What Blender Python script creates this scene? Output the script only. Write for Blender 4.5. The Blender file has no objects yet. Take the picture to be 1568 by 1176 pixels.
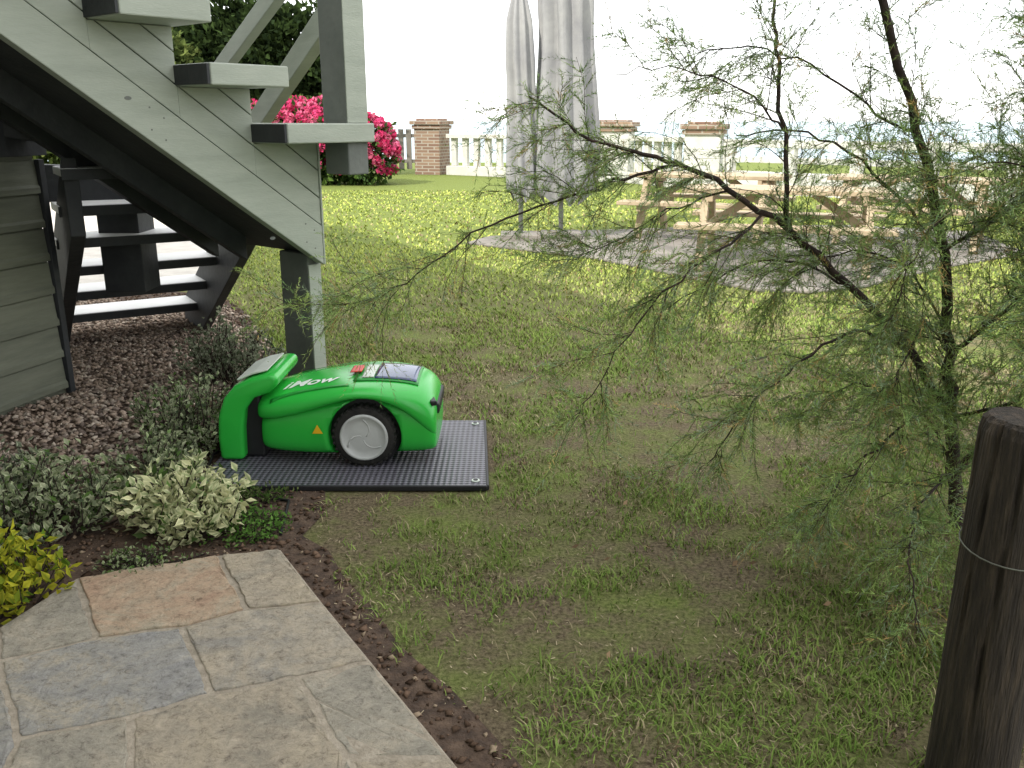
import bpy, bmesh, math, random
import numpy as np
from mathutils import Vector, Matrix
random.seed(7)
rng = np.random.default_rng(11)
scene = bpy.context.scene
COL = scene.collection

# ------------------------------------------------------------------ helpers
def link(o, parent=None):
    COL.objects.link(o)
    if parent: o.parent = parent
    return o

def empty(name, loc=(0,0,0)):
    e = bpy.data.objects.new(name, None)
    e.empty_display_size = 0.2
    e.location = loc
    COL.objects.link(e)
    return e

def mat(name, c1, c2=None, rough=0.7, scale=8.0, bump=0.0, bscale=60.0, detail=6, spec=0.3, c3=None, stretch=(1,1,1), metallic=0.0):
    m = bpy.data.materials.new(name); m.use_nodes = True
    nt = m.node_tree; b = nt.nodes['Principled BSDF']
    b.inputs['Roughness'].default_value = rough
    b.inputs['Specular IOR Level'].default_value = spec
    b.inputs['Metallic'].default_value = metallic
    tc = nt.nodes.new('ShaderNodeTexCoord')
    mp = nt.nodes.new('ShaderNodeMapping'); mp.inputs['Scale'].default_value = stretch
    nt.links.new(tc.outputs['Object'], mp.inputs['Vector'])
    if c2 is None: c2 = tuple(x*0.82 for x in c1)
    n = nt.nodes.new('ShaderNodeTexNoise'); n.inputs['Scale'].default_value = scale; n.inputs['Detail'].default_value = detail
    n.inputs['Roughness'].default_value = 0.65
    nt.links.new(mp.outputs[0], n.inputs['Vector'])
    r = nt.nodes.new('ShaderNodeValToRGB')
    r.color_ramp.elements[0].position = 0.33; r.color_ramp.elements[1].position = 0.68
    r.color_ramp.elements[0].color = (*c1, 1); r.color_ramp.elements[1].color = (*c2, 1)
    if c3:
        e = r.color_ramp.elements.new(0.5); e.color = (*c3, 1)
    nt.links.new(n.outputs['Fac'], r.inputs[0]); nt.links.new(r.outputs[0], b.inputs['Base Color'])
    if bump > 0:
        n2 = nt.nodes.new('ShaderNodeTexNoise'); n2.inputs['Scale'].default_value = bscale; n2.inputs['Detail'].default_value = 8
        nt.links.new(mp.outputs[0], n2.inputs['Vector'])
        bp = nt.nodes.new('ShaderNodeBump'); bp.inputs['Strength'].default_value = bump; bp.inputs['Distance'].default_value = 0.01
        nt.links.new(n2.outputs['Fac'], bp.inputs['Height']); nt.links.new(bp.outputs[0], b.inputs['Normal'])
    return m

def vcol_mat(name, trans=0.0):
    m = bpy.data.materials.new(name); m.use_nodes = True
    nt = m.node_tree; b = nt.nodes['Principled BSDF']; out = nt.nodes['Material Output']
    a = nt.nodes.new('ShaderNodeAttribute'); a.attribute_name = 'Col'
    nt.nodes.remove(b); b = nt.nodes.new('ShaderNodeBsdfDiffuse')
    nt.links.new(a.outputs['Color'], b.inputs['Color']); nt.links.new(b.outputs[0], out.inputs['Surface'])
    if trans > 0:
        t = nt.nodes.new('ShaderNodeBsdfTranslucent'); nt.links.new(a.outputs['Color'], t.inputs['Color'])
        mx = nt.nodes.new('ShaderNodeMixShader'); mx.inputs[0].default_value = trans
        nt.links.new(b.outputs[0], mx.inputs[1]); nt.links.new(t.outputs[0], mx.inputs[2])
        nt.links.new(mx.outputs[0], out.inputs['Surface'])
    return m

def fast_mesh(name, V, F, material, C=None, parent=None, smooth=False):
    V = np.asarray(V, dtype=np.float32).reshape(-1, 3); F = np.asarray(F, dtype=np.int32)
    k = F.shape[1]; me = bpy.data.meshes.new(name)
    me.vertices.add(len(V)); me.vertices.foreach_set('co', V.ravel())
    me.loops.add(F.size); me.loops.foreach_set('vertex_index', F.ravel())
    me.polygons.add(len(F)); me.polygons.foreach_set('loop_start', np.arange(0, F.size, k, dtype=np.int32))
    me.polygons.foreach_set('loop_total', np.full(len(F), k, dtype=np.int32))
    if smooth: me.polygons.foreach_set('use_smooth', np.ones(len(F), dtype=bool))
    me.update(calc_edges=True); me.validate()
    if C is not None:
        C = np.asarray(C, dtype=np.float32)
        if C.shape[1] == 3: C = np.concatenate([C, np.ones((len(C), 1), np.float32)], 1)
        at = me.color_attributes.new('Col', 'FLOAT_COLOR', 'POINT'); at.data.foreach_set('color', C.ravel())
    me.materials.append(material)
    return link(bpy.data.objects.new(name, me), parent)

def pymesh(name, V, F, material, parent=None, bevel=0, smooth=False, segs=2):
    me = bpy.data.meshes.new(name); me.from_pydata([tuple(v) for v in V], [], F); me.update()
    bm = bmesh.new(); bm.from_mesh(me); bmesh.ops.recalc_face_normals(bm, faces=bm.faces); bm.to_mesh(me); bm.free()
    me.materials.append(material)
    o = link(bpy.data.objects.new(name, me), parent)
    if smooth:
        for p in me.polygons: p.use_smooth = True
    if bevel:
        md = o.modifiers.new('bev', 'BEVEL'); md.width = bevel; md.segments = segs; md.limit_method = 'ANGLE'
        md.angle_limit = math.radians(35)
    return o

def box(name, c, size, material, parent=None, rot=0, bevel=0.004, tilt=None):
    x, y, z = [s/2 for s in size]
    V = [(-x,-y,-z),(x,-y,-z),(x,y,-z),(-x,y,-z),(-x,-y,z),(x,-y,z),(x,y,z),(-x,y,z)]
    M = Matrix.Rotation(rot, 3, 'Z')
    if tilt is not None: M = M @ tilt
    V = [tuple(M @ Vector(v) + Vector(c)) for v in V]
    F = [(0,3,2,1),(4,5,6,7),(0,1,5,4),(1,2,6,5),(2,3,7,6),(3,0,4,7)]
    return pymesh(name, V, F, material, parent, bevel)

def prism(name, pts3, off, material, parent=None, bevel=0.003):
    n = len(pts3); off = Vector(off)
    V = [Vector(p) for p in pts3] + [Vector(p) + off for p in pts3]
    F = [tuple(range(n)), tuple(range(2*n-1, n-1, -1))] + [(i, (i+1) % n, n+(i+1) % n, n+i) for i in range(n)]
    return pymesh(name, V, F, material, parent, bevel)

def beam(name, a, b, wd, ht, material, parent=None, bevel=0.005):
    a, b = Vector(a), Vector(b); d = (b-a).normalized()
    s = d.cross(Vector((0,0,1)))
    if s.length < 1e-3: s = Vector((1,0,0))
    s.normalize(); u = s.cross(d).normalized()
    V = []
    for p in (a, b):
        for i, j in ((-1,-1),(1,-1),(1,1),(-1,1)):
            V.append(p + s*i*wd/2 + u*j*ht/2)
    F = [(0,3,2,1),(4,5,6,7),(0,1,5,4),(1,2,6,5),(2,3,7,6),(3,0,4,7)]
    return pymesh(name, V, F, material, parent, bevel)

def tube_arrays(pts, rad, n=6):
    P = [Vector(p) for p in pts]; V = []; F = []
    for i, p in enumerate(P):
        d = (P[min(i+1, len(P)-1)] - P[max(i-1, 0)]).normalized()
        s = d.cross(Vector((0.13, 0.97, 0.2))).normalized(); u = s.cross(d)
        for k in range(n):
            a = 2*math.pi*k/n
            V.append(p + (s*math.cos(a) + u*math.sin(a))*rad[i])
    for i in range(len(P)-1):
        for k in range(n):
            F.append((i*n+k, i*n+(k+1) % n, (i+1)*n+(k+1) % n, (i+1)*n+k))
    return [tuple(v) for v in V], F

def tube(name, pts, rad, material, parent=None, n=8):
    if not hasattr(rad, '__len__'): rad = [rad]*len(pts)
    V, F = tube_arrays(pts, rad, n)
    F.append(tuple(range(n-1, -1, -1))); F.append(tuple(range(len(V)-n, len(V))))
    o = pymesh(name, V, F, material, parent)
    for p in o.data.polygons: p.use_smooth = len(p.vertices) == 4
    return o

def inpoly(x, y, poly):
    ins = np.zeros(len(x), bool); n = len(poly); j = n-1
    for i in range(n):
        xi, yi = poly[i]; xj, yj = poly[j]
        if yi != yj:
            c = ((yi > y) != (yj > y)) & (x < (xj-xi)*(y-yi)/(yj-yi)+xi)
            ins ^= c
        j = i
    return ins

def vnoise(x, y, cell, seed=0):
    g = np.random.default_rng(seed).random((256, 256))
    u = x/cell + 1000.3; v = y/cell + 1000.7
    iu = np.floor(u).astype(int); iv = np.floor(v).astype(int); fu = u-iu; fv = v-iv
    fu = fu*fu*(3-2*fu); fv = fv*fv*(3-2*fv)
    a = g[iu % 256, iv % 256]; b = g[(iu+1) % 256, iv % 256]; c = g[iu % 256, (iv+1) % 256]; d = g[(iu+1) % 256, (iv+1) % 256]
    return (a*(1-fu)+b*fu)*(1-fv)+(c*(1-fu)+d*fu)*fv

# ------------------------------------------------------------------ materials
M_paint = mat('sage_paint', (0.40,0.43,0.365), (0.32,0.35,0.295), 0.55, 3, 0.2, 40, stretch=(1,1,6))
M_paint_d = mat('sage_paint_shaded_and_marks', (0.17,0.18,0.165), (0.11,0.12,0.11), 0.6, 4, 0.2, 40)  # darker sage standing in for shaded post faces; also knots and screw heads
M_dark = mat('dark_timber_and_shade', (0.045,0.048,0.05), (0.025,0.027,0.03), 0.6, 5, 0.3, 30)  # dark timber; also stands in for shade on tread edges and shed top
M_white = mat('white_paint', (0.80,0.79,0.74), (0.68,0.66,0.60), 0.6, 5, 0.1, 30)
M_fence = mat('weathered_white_paint', (0.62,0.61,0.56), (0.48,0.47,0.43), 0.7, 5, 0.1, 30)
M_tread = mat('pale_tread_paint', (0.82,0.82,0.80), (0.72,0.72,0.70), 0.5, 5)
M_siding = mat('shed_siding_paint', (0.18,0.19,0.14), (0.12,0.128,0.095), 0.6, 3, 0.2, 30, stretch=(1,1,8))
M_conc = mat('pale_concrete', (0.60,0.57,0.51), (0.45,0.42,0.37), 0.9, 6, 0.3, 50)
M_terr = mat('terrace_paving', (0.27,0.245,0.215), (0.14,0.13,0.115), 0.85, 2.5, 0.3, 60)
M_soil = mat('garden_soil', (0.045,0.031,0.023), (0.13,0.088,0.06), 0.95, 22, 1.0, 90, c3=(0.08,0.053,0.037))
M_wood = mat('picnic_timber', (0.46,0.37,0.25), (0.32,0.25,0.165), 0.75, 4, 0.2, 30)
M_post = mat('old_post_timber', (0.085,0.064,0.045), (0.022,0.018,0.015), 0.88, 9, 1.0, 30, stretch=(7,7,0.6), c3=(0.045,0.036,0.027))
M_bark = mat('tamarisk_bark', (0.022,0.017,0.016), (0.060,0.038,0.030), 0.9, 18, 0.6, 60)
M_mortar = mat('mortar', (0.38,0.33,0.26), (0.24,0.205,0.155), 0.95, 30, 0.6, 120)
M_green = mat('mower_green_plastic', (0.030,0.46,0.055), (0.025,0.41,0.048), 0.25, 3, spec=0.5)
M_green2 = mat('mower_green_trim', (0.010,0.28,0.03), (0.009,0.24,0.025), 0.4, 3, spec=0.5)
M_black = mat('black_plastic', (0.012,0.012,0.013), (0.02,0.02,0.022), 0.5, 10)
M_rubber = mat('tyre_rubber', (0.012,0.012,0.012), (0.03,0.028,0.025), 0.85, 20, 0.3)
M_hub = mat('hub_grey_plastic', (0.52,0.53,0.52), (0.42,0.43,0.42), 0.45, 5)
M_grey = mat('light_grey_plastic', (0.58,0.63,0.56), (0.5,0.55,0.48), 0.4, 5)
M_red = mat('red_button', (0.6,0.03,0.01), (0.5,0.02,0.01), 0.4, 5)
M_yel = mat('warning_yellow', (0.8,0.5,0.02), (0.75,0.42,0.02), 0.4, 5)
M_screen = mat('display_glass', (0.03,0.05,0.12), (0.05,0.08,0.18), 0.12, 4, spec=0.6)
M_fabric = mat('parasol_fabric', (0.36,0.36,0.355), (0.25,0.25,0.26), 0.85, 3, 0.2, 20)
M_wire = mat('galvanised_wire', (0.18,0.19,0.15), (0.11,0.11,0.09), 0.6, 20, metallic=0.2)
M_pole = mat('grey_pole', (0.30,0.31,0.31), None, 0.5, 8)
M_gate = mat('grey_gate_timber', (0.25,0.23,0.20), (0.18,0.165,0.145), 0.8, 6)
M_roof = mat('roof_slate', (0.10,0.10,0.11), (0.06,0.06,0.07), 0.7, 6)
M_glass = mat('window_glass', (0.02,0.025,0.03), (0.03,0.035,0.04), 0.08, 3, spec=0.8)
M_leaf = vcol_mat('foliage', 0.3)
M_needle = vcol_mat('tamarisk_needles')
M_grass = vcol_mat('grass_blades')
M_stone = vcol_mat('pebble_stone')
M_flower = vcol_mat('petals', 0.3)

def lawn_mat():
    m = bpy.data.materials.new('lawn_thatch'); m.use_nodes = True; nt = m.node_tree; b = nt.nodes['Principled BSDF']
    b.inputs['Roughness'].default_value = 0.95; b.inputs['Specular IOR Level'].default_value = 0.1
    tc = nt.nodes.new('ShaderNodeTexCoord')
    def noise(s, d=6):
        n = nt.nodes.new('ShaderNodeTexNoise'); n.inputs['Scale'].default_value = s; n.inputs['Detail'].default_value = d
        n.inputs['Roughness'].default_value = 0.7; nt.links.new(tc.outputs['Object'], n.inputs['Vector']); return n
    a = noise(2.2); c = noise(70, 8)
    r1 = nt.nodes.new('ShaderNodeValToRGB'); e = r1.color_ramp.elements
    e[0].position = 0.35; e[0].color = (0.060,0.044,0.028,1); e[1].position = 0.7; e[1].color = (0.29,0.235,0.145,1)
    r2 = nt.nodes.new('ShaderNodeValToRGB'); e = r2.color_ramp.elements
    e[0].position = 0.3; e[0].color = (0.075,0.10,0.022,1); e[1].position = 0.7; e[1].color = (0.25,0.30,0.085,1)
    nt.links.new(c.outputs['Fac'], r1.inputs[0]); nt.links.new(c.outputs['Fac'], r2.inputs[0])
    r3 = nt.nodes.new('ShaderNodeValToRGB'); r3.color_ramp.elements[0].position = 0.42; r3.color_ramp.elements[1].position = 0.66
    nt.links.new(a.outputs['Fac'], r3.inputs[0])
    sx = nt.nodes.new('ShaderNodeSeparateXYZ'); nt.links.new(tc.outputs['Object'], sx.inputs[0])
    mr = nt.nodes.new('ShaderNodeMapRange'); mr.inputs[1].default_value = 5; mr.inputs[2].default_value = 10  # far thatch goes to the green ramp, sunlit brightness put into its colour
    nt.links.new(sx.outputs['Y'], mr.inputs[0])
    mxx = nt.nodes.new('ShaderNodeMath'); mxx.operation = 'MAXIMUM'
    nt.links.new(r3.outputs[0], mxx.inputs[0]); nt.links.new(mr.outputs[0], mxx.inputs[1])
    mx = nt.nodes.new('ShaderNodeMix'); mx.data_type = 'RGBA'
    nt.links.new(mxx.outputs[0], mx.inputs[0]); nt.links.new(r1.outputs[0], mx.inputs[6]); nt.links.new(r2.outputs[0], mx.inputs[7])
    nt.links.new(mx.outputs[2], b.inputs['Base Color'])
    bp = nt.nodes.new('ShaderNodeBump'); bp.inputs['Strength'].default_value = 0.9; bp.inputs['Distance'].default_value = 0.02
    nt.links.new(c.outputs['Fac'], bp.inputs['Height']); nt.links.new(bp.outputs[0], b.inputs['Normal'])
    return m
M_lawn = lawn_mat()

def brick_mat():
    m = bpy.data.materials.new('red_brick'); m.use_nodes = True; nt = m.node_tree; b = nt.nodes['Principled BSDF']
    b.inputs['Roughness'].default_value = 0.9
    tc = nt.nodes.new('ShaderNodeTexCoord'); sx = nt.nodes.new('ShaderNodeSeparateXYZ'); nt.links.new(tc.outputs['Object'], sx.inputs[0])
    ad = nt.nodes.new('ShaderNodeMath'); nt.links.new(sx.outputs['X'], ad.inputs[0]); nt.links.new(sx.outputs['Y'], ad.inputs[1])
    cb = nt.nodes.new('ShaderNodeCombineXYZ'); nt.links.new(ad.outputs[0], cb.inputs[0]); nt.links.new(sx.outputs['Z'], cb.inputs[1])
    br = nt.nodes.new('ShaderNodeTexBrick'); br.inputs['Scale'].default_value = 1.0
    br.inputs['Brick Width'].default_value = 0.23; br.inputs['Row Height'].default_value = 0.085; br.inputs['Mortar Size'].default_value = 0.012
    br.inputs['Color1'].default_value = (0.18,0.105,0.075,1); br.inputs['Color2'].default_value = (0.28,0.19,0.13,1); br.inputs['Mortar'].default_value = (0.34,0.30,0.25,1)
    nt.links.new(cb.outputs[0], br.inputs['Vector']); nt.links.new(br.outputs['Color'], b.inputs['Base Color'])
    return m
M_brick = brick_mat()

def pad_mat():
    m = bpy.data.materials.new('perforated_pad_plastic'); m.use_nodes = True; nt = m.node_tree; b = nt.nodes['Principled BSDF']
    b.inputs['Roughness'].default_value = 0.42; b.inputs['Specular IOR Level'].default_value = 0.5
    tc = nt.nodes.new('ShaderNodeTexCoord'); sx = nt.nodes.new('ShaderNodeSeparateXYZ'); nt.links.new(tc.outputs['Object'], sx.inputs[0])
    outs = []
    for ax, fr in (('X', 2*math.pi/0.024), ('Y', 2*math.pi/0.024)):
        mu = nt.nodes.new('ShaderNodeMath'); mu.operation = 'MULTIPLY'; mu.inputs[1].default_value = fr; nt.links.new(sx.outputs[ax], mu.inputs[0])
        sn = nt.nodes.new('ShaderNodeMath'); sn.operation = 'SINE'; nt.links.new(mu.outputs[0], sn.inputs[0]); outs.append(sn)
    ad = nt.nodes.new('ShaderNodeMath'); nt.links.new(outs[0].outputs[0], ad.inputs[0]); nt.links.new(outs[1].outputs[0], ad.inputs[1])
    r = nt.nodes.new('ShaderNodeValToRGB'); e = r.color_ramp.elements
    e[0].position = 0.50; e[0].color = (0.12,0.115,0.14,1); e[1].position = 0.78; e[1].color = (0.008,0.008,0.009,1)
    mr = nt.nodes.new('ShaderNodeMapRange'); mr.inputs[1].default_value = -2; mr.inputs[2].default_value = 2
    nt.links.new(ad.outputs[0], mr.inputs[0]); nt.links.new(mr.outputs[0], r.inputs[0]); nt.links.new(r.outputs[0], b.inputs['Base Color'])
    bp = nt.nodes.new('ShaderNodeBump'); bp.inputs['Strength'].default_value = 0.8; bp.inputs['Distance'].default_value = 0.006; bp.invert = True
    nt.links.new(mr.outputs[0], bp.inputs['Height']); nt.links.new(bp.outputs[0], b.inputs['Normal'])
    return m
M_pad = pad_mat()

# ------------------------------------------------------------------ camera, world, sun
cam = bpy.data.cameras.new('camera'); cam.sensor_width = 36; cam.lens = 36*1386/1568; cam.clip_end = 20000; cam.clip_start = 0.05
co = link(bpy.data.objects.new('camera', cam)); co.location = (0, 0, 1.45); co.rotation_euler = (math.radians(90-16.2), 0, 0)
scene.camera = co
EL = 45.0; hx, hy = -0.6, -0.8
w = bpy.data.worlds.new('World'); scene.world = w; w.use_nodes = True; nt = w.node_tree
bg = nt.nodes['Background']; bg.inputs[1].default_value = 0.15
sk = nt.nodes.new('ShaderNodeTexSky'); sk.sky_type = 'NISHITA'; sk.sun_disc = False
sk.sun_elevation = math.radians(EL); sk.sun_rotation = math.atan2(hx, hy) % (2*math.pi); sk.dust_density = 0.6; sk.air_density = 1.0; sk.ozone_density = 1.0
hz = nt.nodes.new('ShaderNodeMix'); hz.data_type = 'RGBA'; hz.inputs[0].default_value = 0.75
hz.inputs[7].default_value = (18.2, 18.2, 18.2, 1)   # thin haze: uniform white mixed into the sky to lift the shade
nt.links.new(sk.outputs[0], hz.inputs[6]); nt.links.new(hz.outputs[2], bg.inputs[0])
sl = bpy.data.lights.new('sun', 'SUN'); sl.energy = 5.0; sl.angle = math.radians(0.8); sl.color = (1, 0.95, 0.86)
so = link(bpy.data.objects.new('sun', sl)); ce = math.cos(math.radians(EL))
so.rotation_euler = Vector((-hx*ce, -hy*ce, -math.sin(math.radians(EL)))).to_track_quat('-Z', 'Y').to_euler(); so.location = (-10, -12, 15)
scene.view_settings.view_transform = 'Standard'; scene.view_settings.look = 'None'; scene.view_settings.exposure = 0

# ------------------------------------------------------------------ ground & sea
def sheet(name, poly, z, m):
    return pymesh(name, [(x, y, z) for x, y in poly], [tuple(range(len(poly)))], m)
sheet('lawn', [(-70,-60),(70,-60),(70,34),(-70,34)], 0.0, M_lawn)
sea = sheet('sea', [(-9000,-9000),(9000,-9000),(9000,9000),(-9000,9000)], -3.0, mat('sea_water', (0.27,0.37,0.41), (0.21,0.32,0.37), 0.3, 0.05, 0.3, 0.5))

BED = [(-0.93,3.42),(-0.76,3.42),(-0.72,3.2),(-0.76,3.0),(-0.64,2.88),(-0.56,2.70),(-0.42,2.48),(-0.32,2.28),(-0.15,2.06),(0.01,1.80),(0.18,1.52),(0.32,1.2),(0.9,0.1),(-3.2,0.1),(-3.4,2.5),(-6.5,7.6),(-3.2,8.0),(-2.5,7.7),(-2.1,7.0),(-1.45,5.5),(-1.22,4.35),(-1.22,3.42)]
sheet('soil_bed', BED, 0.005, M_soil)
PATH2 = [(-3.0,7.9),(-3.3,11.5),(-4.2,17.0),(-12,17.0),(-9,7.9)]
sheet('concrete_path', PATH2, 0.010, M_conc)
TERR = [(-0.55,11.1),(0.0,10.6),(0.83,9.9),(1.35,9.15),(1.72,8.5),(2.15,7.9),(2.6,7.8),(3.2,8.1),(4.4,9.2),(5.8,10.2),(6.2,12.2),(4.8,13.0),(3,12.9),(0.8,12.3),(-0.3,11.7)]
prism('stone_terrace', [(x,y,0.002) for x,y in TERR], (0,0,0.03), M_terr, bevel=0.01)

# patio slabs
S = {1:(-1.41,2.64),2:(-1.002,2.80),3:(-0.80,2.845),4:(-1.187,2.28),5:(-0.964,2.34),6:(-0.80,2.436),7:(-0.58,2.48),8:(-1.405,2.165),9:(-0.774,2.02),
10:(-0.573,2.095),11:(-0.383,2.165),12:(-0.948,1.925),13:(-1.18,1.84),14:(-1.5,2.34),15:(-0.387,1.778),16:(-0.143,1.778),17:(-0.852,1.70),18:(-1.119,1.62),
19:(-0.25,1.56),20:(-0.01,1.56),21:(-0.60,1.40),22:(-0.36,1.46),23:(-1.42,1.72),24:(-1.78,2.02),25:(-1.95,2.22),26:(-1.05,1.32),27:(-1.6,1.3),28:(-2.1,1.6),29:(0.12,1.35),30:(0.5,0.7),31:(-0.1,0.5),32:(-0.8,0.5),33:(-2.2,0.9),34:(-2.0,0.5)}
slabs = [((14,1,4,8),'g'),((1,2,6,5,4),'o'),((2,3,7,6),'b'),((5,6,7,11,10,9),'w'),((4,5,9,12,13,8),'u'),((12,9,10,15,22,21,17),'b'),((10,11,16,15),'g'),((15,16,20,19),'b'),
((13,12,17,18),'g'),((8,13,18,23),'u'),((14,8,23,24,25),'g'),((17,21,26,18),'b'),((23,18,26,27),'o'),((24,23,27,28),'b'),((22,15,19,29,30,31),'g'),((21,22,31,32,26),'b'),((28,27,26,32,34,33),'g')]
def slab_mat(name, a, b, c, seed):
    a, b, c = [(q[0]*1.47, q[1]*1.40, q[2]*1.32) for q in (a, b, c)]
    m = bpy.data.materials.new(name); m.use_nodes = True; nt = m.node_tree; bs = nt.nodes['Principled BSDF']
    bs.inputs['Roughness'].default_value = 0.85; bs.inputs['Specular IOR Level'].default_value = 0.25
    tc = nt.nodes.new('ShaderNodeTexCoord'); mp = nt.nodes.new('ShaderNodeMapping'); mp.inputs['Location'].default_value = (seed*3.1, seed*1.7, 0)
    nt.links.new(tc.outputs['Object'], mp.inputs[0])
    def nz(s, d, r=.65):
        n = nt.nodes.new('ShaderNodeTexNoise'); n.inputs['Scale'].default_value = s; n.inputs['Detail'].default_value = d; n.inputs['Roughness'].default_value = r
        n.inputs['Distortion'].default_value = .6
        nt.links.new(mp.outputs[0], n.inputs['Vector']); return n
    n1 = nz(5, 10, .75); r1 = nt.nodes.new('ShaderNodeValToRGB'); e = r1.color_ramp.elements
    e[0].position = .38; e[0].color = (*a,1); e[1].position = .62; e[1].color = (*b,1); k = e.new(.5); k.color = (*c,1)
    nt.links.new(n1.outputs['Fac'], r1.inputs[0])
    n2 = nz(45, 12, .85); r2 = nt.nodes.new('ShaderNodeValToRGB'); e = r2.color_ramp.elements
    e[0].position = .37; e[0].color = (.33,.31,.29,1); e[1].position = .62; e[1].color = (1.2,1.2,1.17,1); k = e.new(.46); k.color = (.85,.85,.84,1)
    nt.links.new(n2.outputs['Fac'], r2.inputs[0])
    mx = nt.nodes.new('ShaderNodeMix'); mx.data_type = 'RGBA'; mx.blend_type = 'MULTIPLY'; mx.inputs[0].default_value = .9
    nt.links.new(r1.outputs[0], mx.inputs[6]); nt.links.new(r2.outputs[0], mx.inputs[7]); nt.links.new(mx.outputs[2], bs.inputs['Base Color'])
    n3 = nz(16, 12, .8); bp = nt.nodes.new('ShaderNodeBump'); bp.inputs['Strength'].default_value = 1.0; bp.inputs['Distance'].default_value = .025
    nt.links.new(n3.outputs['Fac'], bp.inputs['Height']); nt.links.new(bp.outputs[0], bs.inputs['Normal'])
    return m
SM = {'g': slab_mat('slab_grey',(0.25,0.24,0.21),(0.36,0.33,0.275),(0.31,0.295,0.255),1), 'o': slab_mat('slab_sandstone_pink',(0.36,0.255,0.19),(0.35,0.315,0.25),(0.38,0.295,0.22),2),
      'b': slab_mat('slab_beige',(0.37,0.33,0.26),(0.25,0.235,0.20),(0.34,0.305,0.25),3), 'u': slab_mat('slab_bluegrey',(0.255,0.26,0.265),(0.36,0.33,0.27),(0.29,0.288,0.275),4),
      'w': slab_mat('slab_buff',(0.26,0.252,0.235),(0.38,0.34,0.275),(0.33,0.305,0.26),5)}
patio = empty('stone_patio')
outer = [S[i] for i in (14,1,2,3,7,11,16,20,29,30,31,32,34,33,28,25)]
prism('mortar_bed', [(x,y,0.008) for x,y in outer], (0,0,0.021), M_mortar, patio, 0.006)
for k, (ids, t) in enumerate(slabs):
    P = [Vector((*S[i], 0)) for i in ids]; n = len(P)
    area = sum(P[i].x*P[(i+1)%n].y - P[(i+1)%n].x*P[i].y for i in range(n))
    if area < 0: P = P[::-1]
    Q = []
    for i in range(n):
        a, b, c = P[i-1], P[i], P[(i+1)%n]
        n1 = Vector((-(b-a).y, (b-a).x, 0)).normalized(); n2 = Vector((-(c-b).y, (c-b).x, 0)).normalized()
        bis = (n1+n2); bis = bis/max(bis.length_squared*0.5, 0.3)
        Q.append(b + bis*0.009)
    R = []
    for i in range(n):
        a, b = Q[i], Q[(i+1)%n]; m = max(2, int((b-a).length/0.02))
        ph = random.random()*6; nn_ = Vector((-(b-a).y,(b-a).x,0)).normalized()
        for j in range(m):
            p = a.lerp(b, j/m)
            p = p + nn_*(.003*math.sin(ph+j*.45)+random.uniform(-.003,.003))
            R.append(p)
    zt = 0.034 + random.uniform(-0.003, 0.003)
    bm = bmesh.new(); vs = [bm.verts.new((p.x, p.y, 0.012)) for p in R]; vt = [bm.verts.new((p.x, p.y, zt+random.uniform(-.002,.0005))) for p in R]
    bm.faces.new(vt)
    for i in range(len(R)): bm.faces.new((vs[i], vs[(i+1)%len(R)], vt[(i+1)%len(R)], vt[i]))
    bmesh.ops.recalc_face_normals(bm, faces=bm.faces)
    me = bpy.data.meshes.new('slab'); bm.to_mesh(me); bm.free(); me.materials.append(SM[t])
    o = link(bpy.data.objects.new('slab_%d' % k, me), patio)
    md = o.modifiers.new('b','BEVEL'); md.width = 0.004; md.segments = 2; md.limit_method = 'ANGLE'; md.angle_limit = math.radians(50)

# ------------------------------------------------------------------ clods / pebbles
def rocks(name, x, y, z, r, C, material=M_stone):
    n = len(x)
    base = np.array([(1,0,0),(-1,0,0),(0,1,0),(0,-1,0),(0,0,.8),(0,0,-.8)], float)
    T = np.array([(0,2,4),(2,1,4),(1,3,4),(3,0,4),(2,0,5),(1,2,5),(3,1,5),(0,3,5)])
    V = base[None]*r[:,None,None]*(0.6+0.8*rng.random((n,6,1))) + rng.normal(0,0.22,(n,6,3))*r[:,None,None]
    a = rng.random(n)*6.28; ca, sa = np.cos(a)[:,None], np.sin(a)[:,None]
    X = V[:,:,0]*ca - V[:,:,1]*sa; Y = V[:,:,0]*sa + V[:,:,1]*ca
    V = np.stack([X+x[:,None], Y+y[:,None], V[:,:,2]*0.8+z[:,None]], 2)
    F = (T[None] + (np.arange(n)*6)[:,None,None]).reshape(-1,3)
    return fast_mesh(name, V, F, material, np.repeat(C, 6, 0))
n = 45000
x = rng.uniform(-4.5, 0.4, n); y = rng.uniform(1.6, 7.8, n)
k = inpoly(x, y, BED) & ~inpoly(x, y, outer); x, y = x[k], y[k]
GR = [(-4.6,3.3),(-2.1,3.3),(-1.65,3.75),(-1.75,4.3),(-1.5,5.1),(-1.6,5.9),(-2.3,7.2),(-4.6,7.8)]
px = x + (vnoise(x,y,.15,3)-.5)*.25; g = inpoly(px, y, GR)
xs, ys = x[~g], y[~g]; r = rng.uniform(0.003, 0.012, len(xs))*(rng.random(len(xs))*.9+.5)
c = np.array([0.10,0.066,0.046])*(0.4+1.3*rng.random((len(xs),1))); c[rng.random(len(xs))<.10] = (0.30,0.23,0.16)
rocks('soil_clods', xs, ys, r*0.4+0.004, r, c)
n = 34000; x = rng.uniform(-4.6,-1.3,n); y = rng.uniform(3.2,7.8,n); px = x + (vnoise(x,y,.15,3)-.5)*.25
g = inpoly(px, y, GR) & inpoly(x,y,BED); x, y = x[g], y[g]; r = rng.uniform(0.008, 0.019, len(x))
pal = np.array([(0.36,0.28,0.22),(0.25,0.19,0.145),(0.45,0.38,0.31),(0.19,0.15,0.125),(0.37,0.29,0.23)])
c = pal[rng.integers(0,5,len(x))]*(0.7+.6*rng.random((len(x),1)))
rocks('gravel', x, y, r*0.5+rng.random(len(x))*0.012, r, c)

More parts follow.
